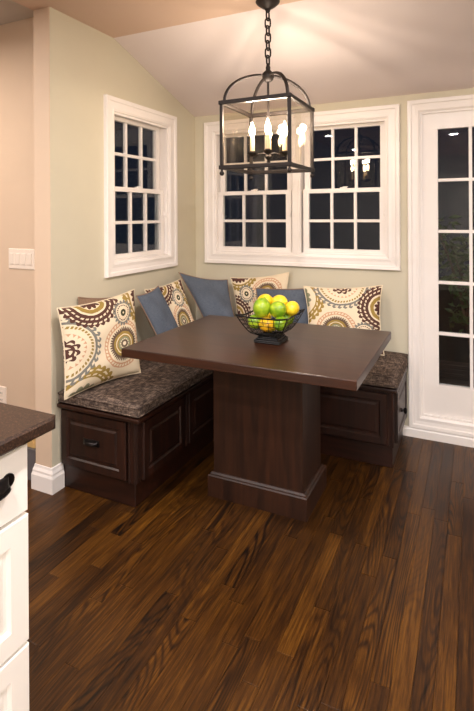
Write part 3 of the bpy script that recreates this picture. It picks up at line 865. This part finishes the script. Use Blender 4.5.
# candle cluster
CR = .080
obj('arm_hub', lathe(bmesh.new(), [(0, -.030), (.006, -.028), (.010, -.020), (.006, -.012), (.014, -.004), (.020, .006), (.012, .016), (.006, .02), (0, .02)], (LC.x, LC.y, 1.672), 14), M['iron'], t, 50)
for k in range(4):
    a = math.radians(20 + 90 * k)
    cx_, cy_ = LC.x + CR * math.cos(a), LC.y + CR * math.sin(a)
    pts = []
    for i in range(13):
        f = i / 12
        rr = CR * f; zz = 1.676 + .030 * math.sin(f * math.pi) - .042 * f ** 2 * (1 - f) * 4 + .014 * f
        pts.append((LC.x + rr * math.cos(a), LC.y + rr * math.sin(a), zz))
    arm = obj('arm', tube(bmesh.new(), pts, .0042, 6), M['iron'], t, 50)
    obj('drip_cup', lathe(bmesh.new(), [(.004, -.012), (.010, -.008), (.026, .004), (.027, .008), (.014, .007), (.013, .016), (0, .016)], (cx_, cy_, 1.690), 16), M['iron'], arm, 50)
    can = obj('candle', lathe(bmesh.new(), [(.0115, 0), (.0115, .066), (.009, .070), (0, .070)], (cx_, cy_, 1.704), 14), M['ivory'], t, 50)
    obj('bulb', lathe(bmesh.new(), [(.006, 0), (.0085, .006), (.0135, .020), (.0155, .031), (.013, .044), (.008, .060), (.003, .073), (0, .078)], (cx_, cy_, 1.773), 14), M['bulb'], can, 180)
    ld = bpy.data.lights.new('candle_light', 'POINT'); ld.energy = BULB_WATTS; ld.color = BULB_COLOR; ld.shadow_soft_size = .02
    lo_ = bpy.data.objects.new('candle_light', ld); COL.objects.link(lo_); lo_.parent = t
    lo_.location = Vector((cx_, cy_, 1.865)) - t.location

# ------------------------------------------------------------------ recessed ceiling lights
for i, (x_, y_) in enumerate(CANS):
    t = thing('recessed_light', (x_, y_, ZF), 'round recessed ceiling light with white trim ring in the flat kitchen ceiling', 'ceiling light', 'recessed lights in the kitchen ceiling')
    bm = bmesh.new(); lathe(bm, [(.055, 0), (.080, 0), (.078, -.006), (.058, -.008), (.055, 0)], (x_, y_, ZF), 28)
    obj('trim_ring', bm, M['trim'], t, 50)
    obj('lens', lathe(bmesh.new(), [(0, -.003), (.056, -.003), (.056, -.001), (0, -.001)], (x_, y_, ZF), 28), M['lens'], t)
    ld = bpy.data.lights.new('can_light', 'AREA'); ld.shape = 'DISK'; ld.size = .11; ld.energy = CAN_WATTS * (1 if x_ > -.5 else .7); ld.color = CAN_COLOR if x_ > -.5 else HALL_COLOR
    lo_ = bpy.data.objects.new('can_light', ld); COL.objects.link(lo_); lo_.parent = t; lo_.location = (0, 0, -.012)

for x_, y_ in FILL_GLOBES:  # unseen globes, added to brighten walls and sloped ceiling from the front
    t = thing('fill_globe', (x_, y_, ZF), 'added frosted globe hanging unseen behind the camera as fill light', 'pendant light', 'added fill globes behind the camera')
    obj('canopy', lathe(bmesh.new(), [(0, 0), (.06, 0), (.058, -.012), (.02, -.022), (0, -.022)], (x_, y_, ZF), 20), M['iron'], t, 50)
    obj('cord', lathe(bmesh.new(), [(.004, ZF - .02), (.004, 1.815)], (x_, y_, 0), 8), M['black_iron'], t)
    obj('cap', lathe(bmesh.new(), [(.03, 1.78), (.03, 1.81), (.012, 1.825), (0, 1.825)], (x_, y_, 0), 16), M['iron'], t, 50)
    g = lathe(bmesh.new(), [(.09 * math.sin(math.pi * i / 14) if 0 < i < 14 else 0, 1.70 - .09 * math.cos(math.pi * i / 14)) for i in range(15)], (x_, y_, 0), 20)
    obj('globe', g, M['globe'], t, 180)
    ld = bpy.data.lights.new('globe_fill_light', 'POINT'); ld.energy = FILL_WATTS; ld.color = FILL_COLOR; ld.shadow_soft_size = .095
    lo_ = bpy.data.objects.new('globe_fill_light', ld); COL.objects.link(lo_); lo_.parent = t; lo_.location = (0, 0, 1.70 - ZF)

# ------------------------------------------------------------------ kitchen counter unit
KX, KY, KH = 1.018, -2.396, .914
t = thing('drawer_cabinet', (.70, -2.7, 0), 'white painted drawer cabinet with raised panel drawers under the granite counter', 'cabinet')
FXC = .962
obj('carcass', B((.40, -3.55, .10), (FXC, KY - .055, KH - .033), .002, 1), M['cabinet_white'], t)
obj('toe_kick', B((.42, -3.53, 0), (FXC - .06, KY - .06, .10)), M['cabinet_white'], t)
KP = [(0, -.002), (0, .018), (.0025, .020), (.050, .020), (.056, .012), (.064, .012), (.082, .018), (.085, .018)]
KS = [(0, -.002), (0, .016), (.004, .020), (.008, .020)]
y1 = KY - .060
for un in range(4):
    y0 = y1 - .236
    fronts = [(y0, y1, .708, .868, KS)]
    if un % 2 == 0: fronts += [(y1 - .476, y1, .408, .700, KP), (y1 - .476, y1, .108, .400, KP)]
    for y0, y1_, z0, z1, pr in fronts:
        d = obj('drawer_front', panel(bmesh.new(), (FXC, y0, z0), (0, 1, 0), (0, 0, 1), (1, 0, 0), y1_ - y0, z1 - z0, pr), M['cabinet_white'], t)
        cy_, cz_ = (y0 + y1_) / 2 + (.018 if pr is KS else 0), z1 - .068
        if pr is KP: cz_ = (z0 + z1) / 2
        bm = bmesh.new(); n = 14; rows = []
        for j in range(7):
            a = math.pi / 2 * j / 6; r_ = []
            for i in range(n + 1):
                b = math.pi * i / n
                r_.append(bm.verts.new((FXC + .020 + .026 * math.sin(b) * math.sin(a) + .001, cy_ + .046 * math.cos(b) * (1 - .12 * math.sin(a)), cz_ + .022 * math.cos(a) - .006)))
            rows.append(r_)
        for A, Bv in zip(rows, rows[1:]):
            for i in range(n): bm.faces.new((A[i], A[i + 1], Bv[i + 1], Bv[i]))
        tube(bm, [(FXC + .022 + .026 * math.sin(math.pi * i / 12), cy_ + .040 * math.cos(math.pi * i / 12), cz_ - .008) for i in range(13)], .004, 6)
        lathe(bm, [(.016, .018), (.016, .024), (0, .026)], (FXC, cy_ + .042, cz_ + .004), 14, 'x'); lathe(bm, [(.016, .018), (.016, .024), (0, .026)], (FXC, cy_ - .042, cz_ + .004), 14, 'x')
        obj('cup_pull', bm, M['dark_pull'], d, 50)
    y1 = y1 - .240
# countertop with rounded far corner
bm = bmesh.new(); r = .022; pts = []
for i in range(7):
    a = math.pi / 2 * i / 6
    pts.append((KX - r + r * math.cos(a), KY - r + r * math.sin(a)))
pts += [(.36, KY), (.36, -3.58), (KX, -3.58)]
e = .006
def inset(p, d):
    return (min(p[0], KX - d) if p[0] > .9 else p[0], min(p[1], KY - d) if p[1] > -3 else p[1])
rings = [[bm.verts.new((*inset(p, dd), z)) for p in pts] for dd, z in ((e, KH - .032), (0, KH - .026), (0, KH - .006), (e, KH))]
for A, Bv in zip(rings, rings[1:]):
    for i in range(len(pts)): j = (i + 1) % len(pts); bm.faces.new((A[i], A[j], Bv[j], Bv[i]))
bm.faces.new(rings[0]); bm.faces.new(rings[-1])
tag(obj('countertop', bm, M['granite'], None, 40, origin=(.68, -3.0, KH - .032)), 'dark brown granite countertop slab on the white drawer cabinet', 'countertop')

# ------------------------------------------------------------------ small bin in the recess by the pier
t = thing('waste_bin', (-.24, -1.345, 0), 'small grey bin with a tan card top in the recess behind the pier', 'bin')
bm = bmesh.new()
rings = [[bm.verts.new((-.245 + a * wx, -1.345 + b * wy, z)) for a, b in ((-1, -1), (1, -1), (1, 1), (-1, 1))] for wx, wy, z in ((.085, .055, 0), (.09, .06, .004), (.104, .070, .170), (.108, .073, .172), (.108, .073, .178), (.100, .066, .178), (.088, .054, .02))]
for A, Bv in zip(rings, rings[1:]):
    for i in range(4): bm.faces.new((A[i], A[(i + 1) % 4], Bv[(i + 1) % 4], Bv[i]))
bm.faces.new(rings[0]); bm.faces.new(rings[-1])
obj('body', bm, M['bin'], t)
bm = prism(bmesh.new(), [(-.335, -1.405, .178), (-.155, -1.405, .178), (-.150, -1.405, .186), (-.175, -1.405, .215), (-.335, -1.405, .215)], (0, .12, 0))
obj('card_flap', bm, M['card'], t)

# ------------------------------------------------------------------ outside, at night
struct('ground', B((-8, .15, -.5), (10, 12, -.42)), M['ground'])
struct('ground_side', B((-8, -1.1, -.5), (-.2, .14, -.42)), M['ground'])
dk = thing('deck', (2.0, 1.0, -.2), 'weathered wooden deck outside the glazed door', 'deck')
for k in range(14):
    obj('deck_board', B((.6, .16 + k * .145, -.13), (4.0, .16 + k * .145 + .138, -.10), .004, 1), M['deck'], dk)
obj('deck_frame', B((.65, .2, -.42), (3.95, 2.15, -.13)), M['deck'], dk)
def shrub(loc, h, spread, nleaf, label):
    t = thing('leafy_shrub', loc, label, 'shrub')
    rs = random.Random(int(loc[0] * 100)); st = bmesh.new(); lf = bmesh.new()
    tips = []
    for k in range(9):
        a = rs.random() * 6.28; s_ = spread * rs.uniform(.4, 1)
        p0 = Vector(loc); p1 = p0 + Vector((math.cos(a) * s_ * .4, math.sin(a) * s_ * .4, h * .55)); p2 = p0 + Vector((math.cos(a) * s_, math.sin(a) * s_, h * rs.uniform(.75, 1)))
        tube(st, [p0, p1, p2], [.012, .008, .004], 5); tips.append((p0, p1, p2))
    for i in range(nleaf):
        p0, p1, p2 = rs.choice(tips); f = rs.uniform(.3, 1.05)
        p = (p0.lerp(p1, f * 2) if f < .5 else p1.lerp(p2, f * 2 - 1)) + Vector([rs.gauss(0, .07) for _ in range(3)])
        d = Vector((rs.gauss(0, 1), rs.gauss(0, 1), rs.gauss(.2, .6))).normalized(); sd = d.orthogonal().normalized(); L = rs.uniform(.07, .14); w_ = L * .22
        m = p + d * L * .5 + d.cross(sd) * .008
        vs = [lf.verts.new(q) for q in (p, m + sd * w_, p + d * L, m - sd * w_)]; c_ = lf.verts.new(m - d.cross(sd) * .012)
        for i2 in range(4): lf.faces.new((vs[i2], vs[(i2 + 1) % 4], c_))
    obj('stem', st, M['bark'], t)
    obj('foliage', lf, M['leaf'], t)
shrub((1.93, 1.75, -.098), 1.45, .35, 420, 'leafy green shrub outside the glazed door on the deck')
shrub((2.55, 2.6, -.42), 1.7, .5, 420, 'taller leafy shrub in the dark yard beyond the deck')
